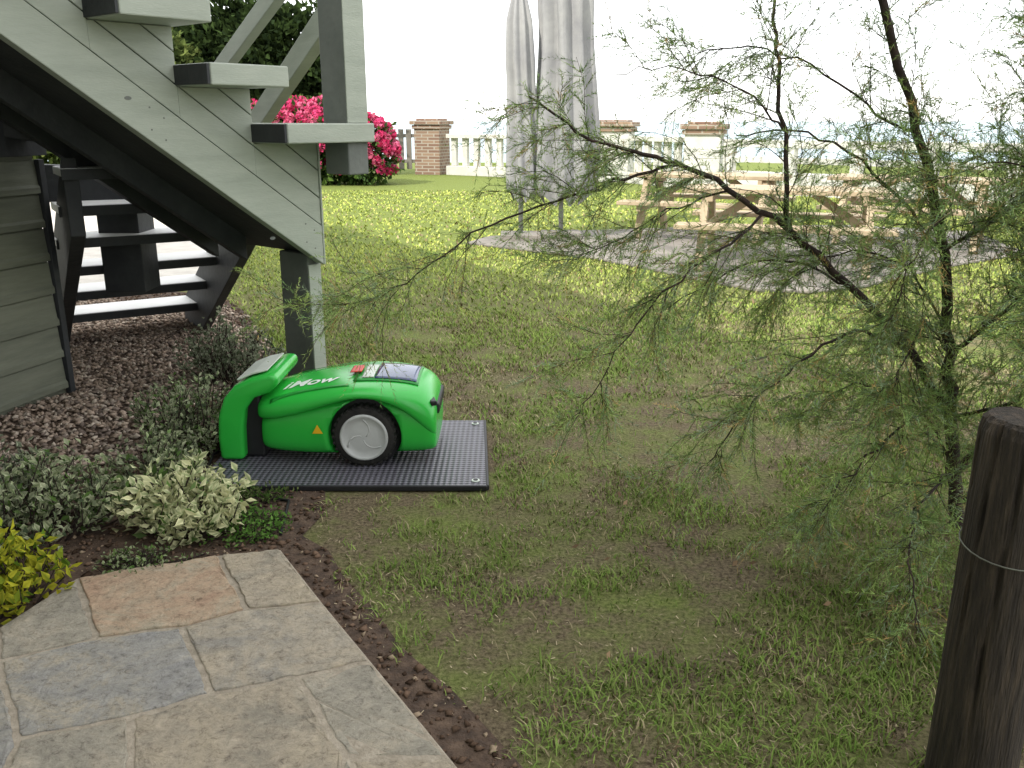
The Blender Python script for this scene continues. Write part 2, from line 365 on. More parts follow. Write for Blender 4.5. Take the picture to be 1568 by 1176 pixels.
# ------------------------------------------------------------------ grass
PADP = [(-1.30,3.37),(-0.07,3.37),(-0.10,4.30),(-1.30,4.30)]
def grass_zone(y0, y1, dens, hgt, wid):
    X0 = -(0.62*y1+0.9); X1 = 0.62*y1+1.2
    n = int((X1-X0)*(y1-y0)*dens)
    x = rng.uniform(X0, X1, n); y = rng.uniform(y0, y1, n)
    k = (np.abs(x) < 0.62*y+0.5) & (x > -0.62*y-0.3)
    x, y = x[k], y[k]
    jx = x + (vnoise(x,y,.10,5)-.5)*.16+(vnoise(x,y,.03,6)-.5)*.05; jy = y + (vnoise(x,y,.10,7)-.5)*.16
    k = ~inpoly(jx, jy, BED) & ~inpoly(x, y, PADP) & ~inpoly(x, y, outer) & ~inpoly(x,y,TERR) & ~inpoly(x,y,PATH2)
    x, y = x[k], y[k]
    patch = 0.45*vnoise(x,y,.40,8)+0.35*vnoise(x,y,.12,9)+0.3*vnoise(x,y,.045,10)
    far = np.clip((y-5)/3, 0, 1); fore = np.clip((2.9-y)/.9, 0, 1)
    bare = np.exp(-(((x+0.35)/.55)**2+((y-3.0)/.45)**2))*.3
    rut = np.exp(-(((x-(1.05-(1.9-y)*1.6))/.05)**2))*np.clip((2.3-y)*3,0,1)*np.clip((x-.55)*6,0,1)*.6
    worn = np.clip(vnoise(x,y,.55,41)-.58,0,1)*1.5*(1-far)
    keep = rng.random(len(x)) < np.clip((patch-bare-rut-worn-.25)*2.8 + far*.6 + fore*.12, 0.05, 1)
    x, y, patch, fore = x[keep], y[keep], patch[keep], fore[keep]; n = len(x)
    h = hgt*(0.45+0.9*rng.random(n))*(0.5+0.8*patch)*(1+.2*fore); wd = wid*(0.6+.8*rng.random(n))
    a = rng.random(n)*6.283; lean = h*(0.35+1.2*rng.random(n)); dx, dy = np.cos(a), np.sin(a)
    b = a+1.57+rng.normal(0,.5,n); sx, sy = np.cos(b)*wd/2, np.sin(b)*wd/2
    z0 = np.zeros(n)
    V = np.stack([np.stack([x-sx,y-sy,z0],1), np.stack([x+sx,y+sy,z0],1),
                  np.stack([x+sx*.8+dx*lean*.35,y+sy*.8+dy*lean*.35,h*.6],1), np.stack([x-sx*.8+dx*lean*.35,y-sy*.8+dy*lean*.35,h*.6],1),
                  np.stack([x+dx*lean,y+dy*lean,h*(.75+.25*rng.random(n))],1)],1)
    T = np.array([(0,1,2),(0,2,3),(3,2,4)]); F = (T[None]+(np.arange(n)*5)[:,None,None]).reshape(-1,3)
    g1 = np.array([0.135,0.225,0.045]); g2 = np.array([0.255,0.33,0.09]); st = np.array([0.44,0.37,0.22]); br = np.array([0.20,0.14,0.085])
    t = rng.random((n,1)); C = g1*(1-t)+g2*t
    C = C*(1+.5*np.clip((y-5)/5,0,1))[:,None]  # far blades painted brighter to stand in for sunlit lawn
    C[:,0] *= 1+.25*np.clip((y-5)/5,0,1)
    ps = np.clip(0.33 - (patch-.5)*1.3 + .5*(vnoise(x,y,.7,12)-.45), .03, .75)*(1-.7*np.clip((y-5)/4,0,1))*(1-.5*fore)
    s = rng.random(n) < ps; C[s] = st*(0.5+.5*rng.random((s.sum(),1)))
    s = rng.random(n) < .05; C[s] = br
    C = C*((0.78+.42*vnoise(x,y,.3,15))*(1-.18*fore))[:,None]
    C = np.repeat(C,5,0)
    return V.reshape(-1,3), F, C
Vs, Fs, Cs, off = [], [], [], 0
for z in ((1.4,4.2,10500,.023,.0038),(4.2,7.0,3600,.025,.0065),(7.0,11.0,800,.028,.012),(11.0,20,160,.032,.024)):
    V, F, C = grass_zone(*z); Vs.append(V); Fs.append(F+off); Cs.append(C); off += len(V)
n = 24000; x = rng.uniform(-1.8,3.2,n); y = 1.5+3.7*rng.random(n)**.7; jx = x+(vnoise(x,y,.1,5)-.5)*.2
k = ~inpoly(x,y,PADP)&~inpoly(x,y,outer)&(x>-.62*y-.2)&(~inpoly(jx,y,BED)|(rng.random(n)<.25))&(rng.random(n)<.05+1.1*np.clip(vnoise(x,y,.35,33)-.2,0,1))&~((x<-1.2)&(y>2.5)); x,y=x[k],y[k]; n=len(x)
a=rng.random(n)*6.283; L=rng.uniform(.005,.016,n); z=rng.uniform(.004,.015,n); wd=rng.uniform(.0008,.0018,n); dx,dy=np.cos(a)*L,np.sin(a)*L; sx,sy=-np.sin(a)*wd,np.cos(a)*wd; dz=rng.normal(0,.004,n)
V=np.stack([np.stack([x-sx,y-sy,z],1),np.stack([x+sx,y+sy,z],1),np.stack([x+sx+dx,y+sy+dy,z+dz],1),np.stack([x-sx+dx,y-sy+dy,z+dz],1)],1).reshape(-1,3)
T=np.array([(0,1,2),(0,2,3)]); F=(T[None]+(np.arange(n)*4)[:,None,None]).reshape(-1,3)
C=np.array([(0.42,0.35,0.23)])*(.3+.9*rng.random((n,1))); Vs.append(V);Fs.append(F+off);Cs.append(np.repeat(C,4,0)); off+=len(V)
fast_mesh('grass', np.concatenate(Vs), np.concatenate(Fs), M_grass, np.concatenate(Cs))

# fallen leaves
n = 60; x = rng.uniform(-.8,2.2,n); y = rng.uniform(1.8,6,n); a = rng.random(n)*6.28; L = rng.uniform(.008,.02,n)
k = ~inpoly(x,y,PADP)&~inpoly(x,y,outer); x,y,a,L = x[k],y[k],a[k],L[k]; n = len(x)
d = np.stack([np.cos(a),np.sin(a),0*a],1)*L[:,None]; s = np.stack([-np.sin(a),np.cos(a),0*a],1)*L[:,None]*.45; p = np.stack([x,y,0*x+.024],1)
V = np.stack([p-d, p+s+[0,0,.008], p+d+[0,0,.01], p-s],1)
fast_mesh('fallen_leaves', V, np.arange(4*n).reshape(-1,4), M_leaf, np.repeat(np.array([(0.34,0.23,0.14)])*(0.4+.8*rng.random((n,1))),4,0))

# ------------------------------------------------------------------ staircase (upper flight)
stair = empty('wooden_staircase')
O = Vector((-0.957,4.6,0)); W = Vector((-0.643,-0.766,0)); N = Vector((0.766,-0.643,0)); Z = Vector((0,0,1))
def sp(s, q, z): return O + W*s + N*q + Z*z
def sbox(name, s0, s1, q0, q1, z0, z1, m, bev=0.005):
    V = [sp(s,q,z) for z in (z0,z1) for s,q in ((s0,q0),(s1,q0),(s1,q1),(s0,q1))]
    return pymesh(name, V, [(0,3,2,1),(4,5,6,7),(0,1,5,4),(1,2,6,5),(2,3,7,6),(3,0,4,7)], m, stair, bev)
def clip(poly, a, b, c):
    out = []
    for i in range(len(poly)):
        p, q = poly[i], poly[(i+1)%len(poly)]; fp = a*p[0]+b*p[1]+c; fq = a*q[0]+b*q[1]+c
        if fp >= 0: out.append(p)
        if (fp >= 0) != (fq >= 0):
            t = fp/(fp-fq); out.append((p[0]+(q[0]-p[0])*t, p[1]+(q[1]-p[1])*t))
    return out
m_ = 0.715; RUN = 0.36; RISE = 0.240; NS = 8
L_ = 3.0
def plank(name, q0, th, lo, hi, mt, s0=0.0, s1=L_):
    P = [(s0,lo+m_*s0),(s1,lo+m_*s1),(s1,hi+m_*s1),(s0,hi+m_*s0)]
    prism(name, [sp(s,q0,z) for s,z in P], N*(-th), mt, stair, 0.004)
plank('stringer_board', 0, 0.06, .748, .942, M_paint)
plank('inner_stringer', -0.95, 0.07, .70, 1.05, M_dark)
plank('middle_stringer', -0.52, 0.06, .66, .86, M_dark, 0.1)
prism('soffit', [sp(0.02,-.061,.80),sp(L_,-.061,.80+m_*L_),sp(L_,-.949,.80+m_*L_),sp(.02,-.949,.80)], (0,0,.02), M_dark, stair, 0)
cnt = 0
for i in range(NS):
    zt = 1.35 + RISE*i; a, b = RUN*i, RUN*(i+1)
    rect = [(a,0.5),(b,0.5),(b,zt),(a,zt)]
    for k in range(4):
        lo = .948 + .135*k; hi = lo + .129
        P = clip(rect, -m_, 1, -lo)
        if len(P) > 2: P = clip(P, m_, -1, hi)
        if len(P) > 2:
            prism('infill_board_%d' % cnt, [sp(s,-.006,z) for s,z in P], N*(-.045), M_paint, stair, 0.003); cnt += 1
    s0 = a - 0.03 if i else -0.155
    sbox('tread_%d' % i, s0, b-0.004, -0.95, 0.25, zt+.002, zt+.09, M_paint, .006)
    sbox('tread_shaded_end_%d' % i, b-0.003, b+0.01, -0.90, 0.245, zt+.006, zt+.086, M_dark, .002)  # dark slab painting the shade on the tread's end face
for s,z in ((.30,.93),(.95,1.56)):
    P=[sp(s+.016*math.cos(a),.0008,z-.02+.008*math.sin(a)) for a in np.linspace(0,5.7,10)]
    prism('knot',P,N*.0006,M_paint_d,stair,0)
for s in (.05,.10,.8,.86,1.5):
    for dz in (.80,.89):
        P=[sp(s+.004*math.cos(a),.0008,dz+m_*s+.004*math.sin(a)) for a in np.linspace(0,5.5,8)]
        prism('screw_head',P,N*.0006,M_paint_d,stair,0)
sbox('end_trim', -0.012, -0.002, -.10, 0.0, .75, 1.348, M_paint, .002)
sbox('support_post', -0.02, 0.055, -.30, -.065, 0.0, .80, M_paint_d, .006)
sbox('support_post_lit_face', -0.02, 0.055, -.064, -.055, 0.0, .745, M_paint, .001)  # pale slab painted as the lit face of the post
sbox('landing_joist', -0.15, 0.0, -0.95, -0.30, 1.15, 1.348, M_dark)
sbox('newel_post', -0.13, -0.005, 0.05, 0.225, 1.20, 3.3, M_paint_d, .006)
sbox('newel_lit_face', -0.13, -0.005, 0.226, 0.232, 1.442, 3.3, M_paint, .001)  # pale slab as lit face; the post colour holds the shaded side
beam('outer_handrail', sp(-.06,.14,2.45), sp(2.9,.14,2.45+m_*2.9), .06,.1, M_paint, stair)
# lower flight
A = Vector((0.53,-0.848,0)); B = Vector((-0.848,-0.53,0)); R0 = Vector((-2.40,6.72,0))
def lp(s,b,z): return R0 + A*s + B*b + Z*z
for nm, b, th in (('lower_stringer_near',0.0,.06),('lower_stringer_far',.92,.07)):
    P = [(-.05,0),(0.42,0),(2.12,.98),(2.12,1.34),(-.05,0.16)] if b==0 else [(-.05,0),(0.42,0),(2.0,0.9),(2.0,1.28),(-.05,0.16)]
    prism(nm, [lp(s,b,z) for s,z in P], B*(th), M_dark, stair, .004)
for i in range(6):
    z = .205*(i+1); s = .33*(i)+.04
    V = [lp(s+a,b,zz) for zz in (z-.04,z) for a,b in ((0,-.02),(.33,-.02),(.33,1.0),(0,1.0))]
    pymesh('lower_tread_%d' % i, V, [(0,3,2,1),(4,5,6,7),(0,1,5,4),(1,2,6,5),(2,3,7,6),(3,0,4,7)], M_tread, stair, .004)
    V = [lp(s+a,b,zz) for zz in (z-.055,z-.003) for a,b in ((.331,-.02),(.345,-.02),(.345,1.0),(.331,1.0))]
    pymesh('lower_tread_shaded_edge_%d' % i, V, [(0,3,2,1),(4,5,6,7),(0,1,5,4),(1,2,6,5),(2,3,7,6),(3,0,4,7)], M_dark, stair, .002)  # dark strip painting the shaded edge of each lower tread
beam('hanging_post', (-2.30,5.45,.47), (-2.30,5.45,1.9), .24,.24, M_dark, stair)
beam('lower_handrail', (-1.95,6.42,1.16), (-.70,4.63,2.155), .07,.13, M_paint, stair)
beam('lower_guard_rail', (-2.4,6.68,1.37), (-1.12,4.99,2.17), .06,.10, M_paint, stair)
beam('cross_beam', (-2.95,4.9,1.15),(-1.5,5.6,1.05), .1,.2, M_dark, stair)
beam('cross_beam_upper', (-3.1,4.3,1.6),(-1.3,5.3,1.25), .1,.22, M_dark, stair)

# ------------------------------------------------------------------ shed with siding
shed = empty('timber_shed')
p0 = Vector((-3.05,2.85,0)); p1 = Vector((-2.47,4.8,0)); dS = (p1-p0).normalized(); nS = Vector((dS.y,-dS.x,0))
LS = (p1-p0).length
pymesh('shed_core', [p0,p1,p1+Vector((-3.2,1.0,0)),p0+Vector((-2.2,.4,0))]+[q+Z*1.9 for q in (p0,p1,p1+Vector((-3.2,1.0,0)),p0+Vector((-2.2,.4,0)))], [(0,1,2,3),(4,5,6,7),(0,1,5,4),(1,2,6,5),(2,3,7,6),(3,0,4,7)], M_siding, shed)
hb = .175
for i in range(7):
    z0 = .04+i*hb
    P = [(.004,z0),(.030,z0),(.030,z0+.03),(.020,z0+.045),(.012,z0+hb-.012),(.004,z0+hb-.004)]
    prism('siding_board_%d' % i, [p0 + nS*a + Z*b for a,b in P], dS*(LS-.005), M_siding, shed, .002)
prism('corner_trim', [p1+dS*.002, p1+dS*.002+nS*.034, p1+dS*.04+nS*.034, p1+dS*.04], Z*1.26, M_dark, shed, .003)
prism('shadow_band', [p0+nS*.002+Z*1.28, p0+nS*.05+Z*1.28, p1+dS*.05+nS*.05+Z*1.28, p1+dS*.05+nS*.002+Z*1.28], Z*.62, M_dark, shed, .003)  # dark box added as the shade above the siding

# ------------------------------------------------------------------ main house (behind/left of the viewpoint)
house = empty('clapboard_house')
h0 = Vector((-6.2,8.0,0)); h1 = Vector((2.4,-6.8,0)); dH = (h1-h0).normalized(); nH = Vector((-dH.y,dH.x,0))
if nH.x < 0: nH = -nH
LH = (h1-h0).length
prism('walls', [h0, h1, h1-nH*8, h0-nH*8], Z*5.9, M_paint, house, .01)
for i in range(33):
    z0 = .05+i*.176; P = [(.003,z0),(.028,z0),(.010,z0+.17),(.003,z0+.17)]
    prism('clapboard_%d' % i, [h0 + nH*a + Z*b for a,b in P], dH*LH, M_paint, house, 0)
for t in (3.0,7.5,11.0,15.0):
    for zz in (1.0,3.7):
        c = h0 + dH*t + nH*.04
        ang = math.atan2(dH.y,dH.x)
        box('window_frame', c+Z*(zz+.6), (1.3,.06,1.3), M_white, house, ang, .005)
        box('window_pane', c+nH*.02+Z*(zz+.6), (1.1,.06,1.1), M_glass, house, ang, .002)
rz = 5.92
rp = [h0-dH*.3+nH*.35, h1+dH*.3+nH*.35, h1+dH*.3-nH*8.3, h0-dH*.3-nH*8.3]
r1, r2 = h0-dH*.3-nH*4+Z*(rz+1.6), h1+dH*.3-nH*4+Z*(rz+1.6)
pymesh('roof', [q+Z*rz for q in rp]+[r1,r2], [(0,1,2,3),(0,1,5,4),(3,2,5,4),(0,3,4),(1,2,5)], M_roof, house)

# ------------------------------------------------------------------ robotic mower + charging dock
mower = empty('robotic_lawn_mower')
MX, MY = -0.735, 3.895
def loft(name, st, m, parent, subsurf=2, z0=0.03):
    V=[]; F=[]; n=None
    for (x,hw,zb,zs,zt) in st:
        ring=[(-hw*.93,zb),(-hw,zb+(zs-zb)*.35),(-hw*.985,zb+(zs-zb)*.75),(-hw*.93,zs),(-hw*.78,zs+(zt-zs)*.55),(-hw*.4,zt-.003),(0,zt),(hw*.4,zt-.003),(hw*.78,zs+(zt-zs)*.55),(hw*.93,zs),(hw*.985,zb+(zs-zb)*.75),(hw,zb+(zs-zb)*.35),(hw*.93,zb),(0,zb)]
        n=len(ring); V += [(MX+x, MY+a, z0+b) for a,b in ring]
    for i in range(len(st)-1):
        for k in range(n): F.append((i*n+k,i*n+(k+1)%n,(i+1)*n+(k+1)%n,(i+1)*n+k))
    F.append(tuple(range(n))); F.append(tuple(range((len(st)-1)*n,len(st)*n)))
    o = pymesh(name, V, F, m, parent, smooth=True)
    if subsurf:
        s = o.modifiers.new('ss','SUBSURF'); s.levels = subsurf; s.render_levels = subsurf
    return o
def cyl(name, c, r, y0, y1, m, parent, n=48, bev=.004):
    P = [(c[0]+r*math.cos(2*math.pi*i/n), y0, c[1]+r*math.sin(2*math.pi*i/n)) for i in range(n)]
    o = prism(name, P, (0,y1-y0,0), m, parent, bev)
    for p in o.data.polygons: p.use_smooth = True
    return o
hull = loft('lower_hull', [(-.36,.14,.06,.16,.18),(-.355,.18,.04,.17,.19),(-.31,.215,.03,.20,.22),(-.15,.245,.02,.24,.27),(.0,.25,.02,.27,.30),(.2,.25,.025,.27,.30),(.35,.245,.03,.24,.27),(.405,.23,.04,.2,.24),(.41,.20,.06,.18,.22)], M_green, mower)
sk_ = [(-.375,.12,.19,.235,.265),(-.37,.17,.18,.235,.275),(-.33,.215,.175,.25,.292),(-.22,.245,.195,.275,.315),(-.08,.262,.245,.305,.335),(.03,.268,.285,.325,.348),(.12,.27,.295,.330,.352),(.22,.268,.27,.322,.350),(.31,.262,.20,.30,.342),(.37,.25,.13,.265,.325),(.405,.235,.10,.22,.27),(.412,.20,.11,.20,.24)]
shell = loft('upper_shell', sk_, M_green, mower)
WX, WZ, WR = .105, .135, .132
for sgn, nm in ((-1,'near'),(1,'far')):
    yo = MY + sgn*.30; yi = MY + sgn*.185
    cut = cyl('cutter', (MX+WX, WZ+.02), .158, min(yo,yi), max(yo,yi), M_black, None)
    for ob in (hull, shell):
        bpy.context.view_layer.objects.active = ob
        md = ob.modifiers.new('bool','BOOLEAN'); md.operation='DIFFERENCE'; md.object=cut; md.solver='EXACT'
    deps = bpy.context.evaluated_depsgraph_get()
    for ob in (hull, shell):
        ev = ob.evaluated_get(deps); me = bpy.data.meshes.new_from_object(ev); ob.modifiers.clear(); ob.data = me
    bpy.data.objects.remove(cut)
    yw = MY + sgn*.262; yv = MY + sgn*.19
    cyl('wheel_well_'+nm, (MX+WX,WZ+.02), .155, MY+sgn*.184, MY+sgn*.19, M_black, mower)
    cyl('tyre_'+nm, (MX+WX,WZ+.022), WR, min(yw,yv), max(yw,yv), M_rubber, mower, 48, .015)
    V=[];F=[]
    prof=[(.104,.260),(.101,.268),(.096,.271),(.090,.268),(.084,.262),(.06,.264),(.03,.2655),(.0005,.266)]
    nn=40
    for r,yy in prof:
        for i in range(nn): V.append((MX+WX+r*math.cos(6.28318*i/nn), MY+sgn*yy, WZ+.022+r*math.sin(6.28318*i/nn)))
    for j in range(len(prof)-1):
        for i in range(nn): F.append((j*nn+i,j*nn+(i+1)%nn,(j+1)*nn+(i+1)%nn,(j+1)*nn+i))
    pymesh('hub_'+nm, V, F, M_hub, mower, smooth=True)
    for k2 in range(3):
        a0=.5+k2*2.094; pts=[]
        for q in np.linspace(0,1,9):
            rr=.012+.070*q; aa=a0+1.1*q; pts.append((MX+WX+rr*math.cos(aa),MY+sgn*.2645,WZ+.022+rr*math.sin(aa)))
        tube('hub_rib_%s_%d'%(nm,k2),pts,.0032,M_hub,mower,6)
    for k in range(30):
        a=2*math.pi*k/30
        box('tread_lug_%s_%d'%(nm,k), (MX+WX+.132*math.cos(a), (yw+yv)/2, WZ+.022+.132*math.sin(a)), (.010,.066,.012), M_rubber, mower, 0, .002, tilt=Matrix.Rotation(-a,3,'Y'))
from mathutils.bvhtree import BVHTree
bvh = BVHTree.FromPolygons([v.co for v in shell.data.vertices], [tuple(p.vertices) for p in shell.data.polygons])
def on_shell(x, y, lift=.002):
    h = bvh.ray_cast(Vector((MX+x, MY+y, 1.0)), Vector((0,0,-1)))
    return (h[0] + h[1]*lift*(1 if h[1].z>0 else -1)) if h[0] else Vector((MX+x,MY+y,.37))
def patch(name, fx, m, nu=10, nv=10, lift=.003):
    V=[];F=[]
    for i in range(nu+1):
        for j in range(nv+1):
            x,y = fx(i/nu, j/nv); V.append(on_shell(x,y,lift))
    for i in range(nu):
        for j in range(nv): F.append((i*(nv+1)+j,(i+1)*(nv+1)+j,(i+1)*(nv+1)+j+1,i*(nv+1)+j+1))
    o = pymesh(name, V, F, m, mower, smooth=True)
    sd = o.modifiers.new('s','SOLIDIFY'); sd.thickness=.002; sd.offset=1
    return o
patch('display_surround', lambda u,v:(.05+.28*u, -.15+.30*v), M_green2, lift=.003)
patch('display_panel', lambda u,v:(.14+.18*u, -.13+.25*v), M_screen, lift=.007)
patch('display_label', lambda u,v:(.085+.05*u, -.12+.20*v), M_grey, lift=.007)
patch('stop_button', lambda u,v:(.025+.05*u, -.06+.11*v), M_red, lift=.014)
patch('cover_ridge_near', lambda u,v:(-.30+.34*u, -.200+.018*v+.03*u*(1-u)), M_green2, 20, 2, .004)
patch('cover_ridge_far', lambda u,v:(-.30+.34*u, .182+.018*v-.03*u*(1-u)), M_green2, 20, 2, .004)
tc_ = bpy.data.curves.new('lettering','FONT'); tc_.body='iMow'; tc_.size=.105; tc_.shear=.35; tc_.extrude=.0; tc_.align_x='CENTER'; tc_.offset=.002
to = link(bpy.data.objects.new('lettering', tc_)); bpy.context.view_layer.update()
me = bpy.data.meshes.new_from_object(to.evaluated_get(bpy.context.evaluated_depsgraph_get())); bpy.data.objects.remove(to)
for v in me.vertices:
    v.co = on_shell(v.co.x*.95-.15, v.co.y-.125, .0035)
me.materials.append(mat('white_decal',(0.8,0.85,0.8),None,.4))
link(bpy.data.objects.new('lettering', me), mower)
yy=MY-.2545
pymesh('warning_sticker', [(MX-.115,yy,.172),(MX-.07,yy,.172),(MX-.0925,yy,.212)], [(0,1,2)], M_yel, mower)
box('rear_grille', (MX+.395,MY,.25),(.05,.30,.05), M_black, mower, 0, .01)
box('rear_light_slot', (MX+.392,MY-.17,.29),(.03,.07,.022), M_black, mower, .25, .006)

dock = empty('mower_charging_dock')
prism('pad', [(-1.29,3.42,.006),(-0.10,3.42,.006),(-0.135,4.26,.006),(-1.29,4.26,.006)], (0,0,.020), M_pad, dock, .004)
beam('pad_lip_front', (-1.29,3.418,.016),(-.10,3.418,.016), .014,.024, M_black, dock)
beam('pad_lip_side', (-.10,3.42,.016),(-.135,4.26,.016), .014,.024, M_black, dock)
for q in ((-.15,3.47),(-.18,4.2)):
    P=[(q[0]+.018*math.cos(k*.5236),q[1]+.018*math.sin(k*.5236),.026) for k in range(12)]; prism('pad_screw',P,(0,0,.005),M_grey,dock,.002)
    P=[(q[0]+.010*math.cos(k*.5236),q[1]+.010*math.sin(k*.5236),.031) for k in range(12)]; prism('pad_screw_recess',P,(0,0,.002),M_black,dock,0)
prof=[(-.535,.02),(-.54,.12),(-.53,.22),(-.50,.30),(-.45,.355),(-.38,.385),(-.30,.405),(-.262,.40),(-.262,.36),(-.30,.325),(-.37,.30),(-.41,.25),(-.425,.16),(-.43,.02)]
o=prism('dock_housing', [(MX+a, MY-.20, b+.01) for a,b in prof], (0,.40,0), M_green, dock, .022); o.modifiers[0].segments=4
for p in o.data.polygons: p.use_smooth=True
prof2=[(-.47,.02),(-.46,.2),(-.42,.28),(-.36,.31),(-.35,.2),(-.35,.02)]
prism('dock_inner', [(MX+a, MY-.15, b+.01) for a,b in prof2], (0,.30,0), M_black, dock, .01)
pt=[(-.445,.372),(-.38,.399),(-.315,.4155),(-.315,.421),(-.38,.407),(-.45,.378)]
prism('dock_top_panel', [(MX+a, MY-.15, b+.005) for a,b in pt], (0,.30,0), M_grey, dock, .002)
tube('dock_cable', [(MX-.52,MY,.05),(MX-.60,MY-.1,.02),(MX-.56,MY-.35,.015),(MX-.4,MY-.5,.012),(-.88,3.3,.012),(-.84,3.0,.008)], .006, M_black, dock)

# ------------------------------------------------------------------ leafy plants
def leaves(name, P, D, L, Wd, C, material=M_leaf, parent=None, C2=None):
    n=len(P); D=D/np.linalg.norm(D,axis=1,keepdims=True); up=rng.normal(0,1,(n,3)); S_=np.cross(D,up); S_/=np.linalg.norm(S_,axis=1,keepdims=True); U=np.cross(S_,D)
    L=L[:,None]; Wd=Wd[:,None]
    a=P; b=P+D*L*.5+S_*Wd*.5+U*Wd*.15; c=P+D*L-U*L*.12; d=P+D*L*.5-S_*Wd*.5+U*Wd*.15
    V=np.stack([a,b,c,d],1).reshape(-1,3)
    F=np.stack([np.arange(n)*4,np.arange(n)*4+1,np.arange(n)*4+2],1); F2=np.stack([np.arange(n)*4,np.arange(n)*4+2,np.arange(n)*4+3],1)
    CC=np.repeat(C,4,0).reshape(n,4,3).copy()
    if C2 is not None: CC[:,1]=C2; CC[:,3]=C2; CC[:,2]=.5*CC[:,2]+.5*C2
    return fast_mesh(name, V, np.concatenate([F,F2]), material, CC.reshape(-1,3), parent)
def shrub(name, cx, cy, rx, ry, h, n, cols, edge, size, stems=26, plain=.3):
    P=[];D=[]; tv=[];tf=[]
    e=empty(name,(0,0,0))
    for s in range(stems):
        a=rng.random()*6.283; rr=math.sqrt(rng.random()); b0=np.array([cx+rx*.5*rr*math.cos(a),cy+ry*.5*rr*math.sin(a),0.0])
        tip=np.array([cx+rx*rr*1.0*math.cos(a),cy+ry*rr*math.sin(a),h*(1.0-.55*rr*rr)*(.7+.45*rng.random())])
        m=max(6,n//stems)
        t=np.linspace(.25,1,m)+rng.normal(0,.02,m); t=np.clip(t,.1,1.03)
        bend=np.array([rng.normal(0,.03),rng.normal(0,.03),0])
        q=b0+(tip-b0)*t[:,None]+bend*np.sin(t*3.14)[:,None]
        P.append(q+rng.normal(0,size*.5,(m,3)))
        ax=(tip-b0)/np.linalg.norm(tip-b0); d=rng.normal(0,1,(m,3)); d-= (d@ax)[:,None]*ax; d/=np.linalg.norm(d,axis=1,keepdims=True)
        D.append(d+ax*(.3+.6*rng.random((m,1)))+[0,0,.15])
        v,f=tube_arrays([b0,b0+(tip-b0)*.5+bend,tip],[.004,.003,.0015],4); o_=len(tv); tv+=v; tf+=[tuple(i+o_ for i in ff) for ff in f]
    P=np.concatenate(P);D=np.concatenate(D);P[:,2]=np.maximum(P[:,2],.012);m=len(P)
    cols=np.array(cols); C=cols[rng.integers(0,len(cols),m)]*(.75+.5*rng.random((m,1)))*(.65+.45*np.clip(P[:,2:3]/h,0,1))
    C2=None
    if edge is not None:
        C2=np.array(edge)[None]*(.8+.35*rng.random((m,1))); k=rng.random(m)<plain; C2[k]=C[k]
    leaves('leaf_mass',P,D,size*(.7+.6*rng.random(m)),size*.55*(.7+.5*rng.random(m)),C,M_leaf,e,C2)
    fast_mesh('stems',tv,tf,M_bark,None,e)
cream=(0.86,0.84,0.52); gr=[(0.11,0.19,0.05),(0.16,0.24,0.085),(0.08,0.14,0.04)]; dull=[(0.13,0.17,0.09),(0.10,0.135,0.075),(0.18,0.21,0.125)]
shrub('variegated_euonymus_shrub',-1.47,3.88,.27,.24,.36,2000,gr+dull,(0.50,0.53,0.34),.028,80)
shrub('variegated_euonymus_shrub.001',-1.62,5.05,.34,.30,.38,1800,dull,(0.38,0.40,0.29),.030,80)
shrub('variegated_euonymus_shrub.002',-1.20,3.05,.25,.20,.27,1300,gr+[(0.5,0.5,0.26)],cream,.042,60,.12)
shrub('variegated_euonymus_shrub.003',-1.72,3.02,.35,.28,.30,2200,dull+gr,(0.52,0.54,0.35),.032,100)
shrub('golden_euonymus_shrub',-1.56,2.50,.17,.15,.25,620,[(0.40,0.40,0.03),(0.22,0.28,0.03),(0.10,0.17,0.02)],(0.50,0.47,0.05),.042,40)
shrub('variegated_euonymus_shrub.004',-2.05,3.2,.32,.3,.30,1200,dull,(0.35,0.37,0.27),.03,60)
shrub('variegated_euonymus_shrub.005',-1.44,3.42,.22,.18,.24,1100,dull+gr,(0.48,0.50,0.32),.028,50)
shrub('creeping_ground_cover',-.98,3.05,.16,.17,.05,900,[(0.10,0.22,0.04),(0.16,0.28,0.07)],None,.018,90)
shrub('creeping_ground_cover.001',-1.25,2.76,.16,.09,.06,500,[(0.10,0.18,0.05),(0.15,0.22,0.07)],(0.4,0.42,0.27),.018,60)
shrub('creeping_ground_cover.002',-1.0,3.33,.10,.06,.04,300,[(0.09,0.16,0.04),(0.15,0.19,0.07)],None,.02,40)

# ------------------------------------------------------------------ tamarisk tree
tam = empty('tamarisk_tree')
mains = []
def mn(pts, r0, r1, dens): mains.append(([np.array(p,float) for p in pts], r0, r1, dens))
mn([(1.66,3.10,-.02),(1.60,3.06,.22),(1.53,3.0,.46),(1.49,3.0,.69),(1.42,2.98,1.04),(1.27,2.95,1.42),(1.10,2.92,1.81),(.98,2.9,2.2),(.85,2.85,2.6)],.028,.008,1.1)
mn([(1.53,3.0,.46),(1.34,2.96,.71),(1.10,2.95,.935),(.90,2.95,1.108),(.69,2.93,1.236),(.52,2.9,1.32),(.37,2.88,1.36),(.20,2.85,1.42),(.05,2.83,1.52)],.017,.003,.95)
mn([(.90,2.95,1.108),(.86,2.97,1.42),(.83,2.99,1.62),(.80,3.0,1.81),(.74,3.0,2.15)],.009,.004,.85)
mn([(.52,2.9,1.32),(.40,2.93,1.29),(.245,2.96,1.235),(.034,3.0,1.165),(-.18,3.03,1.055),(-.36,3.05,.93),(-.54,3.07,.85),(-.76,3.09,.83)],.006,.0012,1.1)
mn([(.80,2.94,1.16),(.68,2.85,1.08),(.555,2.8,1.0),(.40,2.78,.85),(.28,2.76,.66),(.20,2.75,.53)],.005,.0012,1.2)
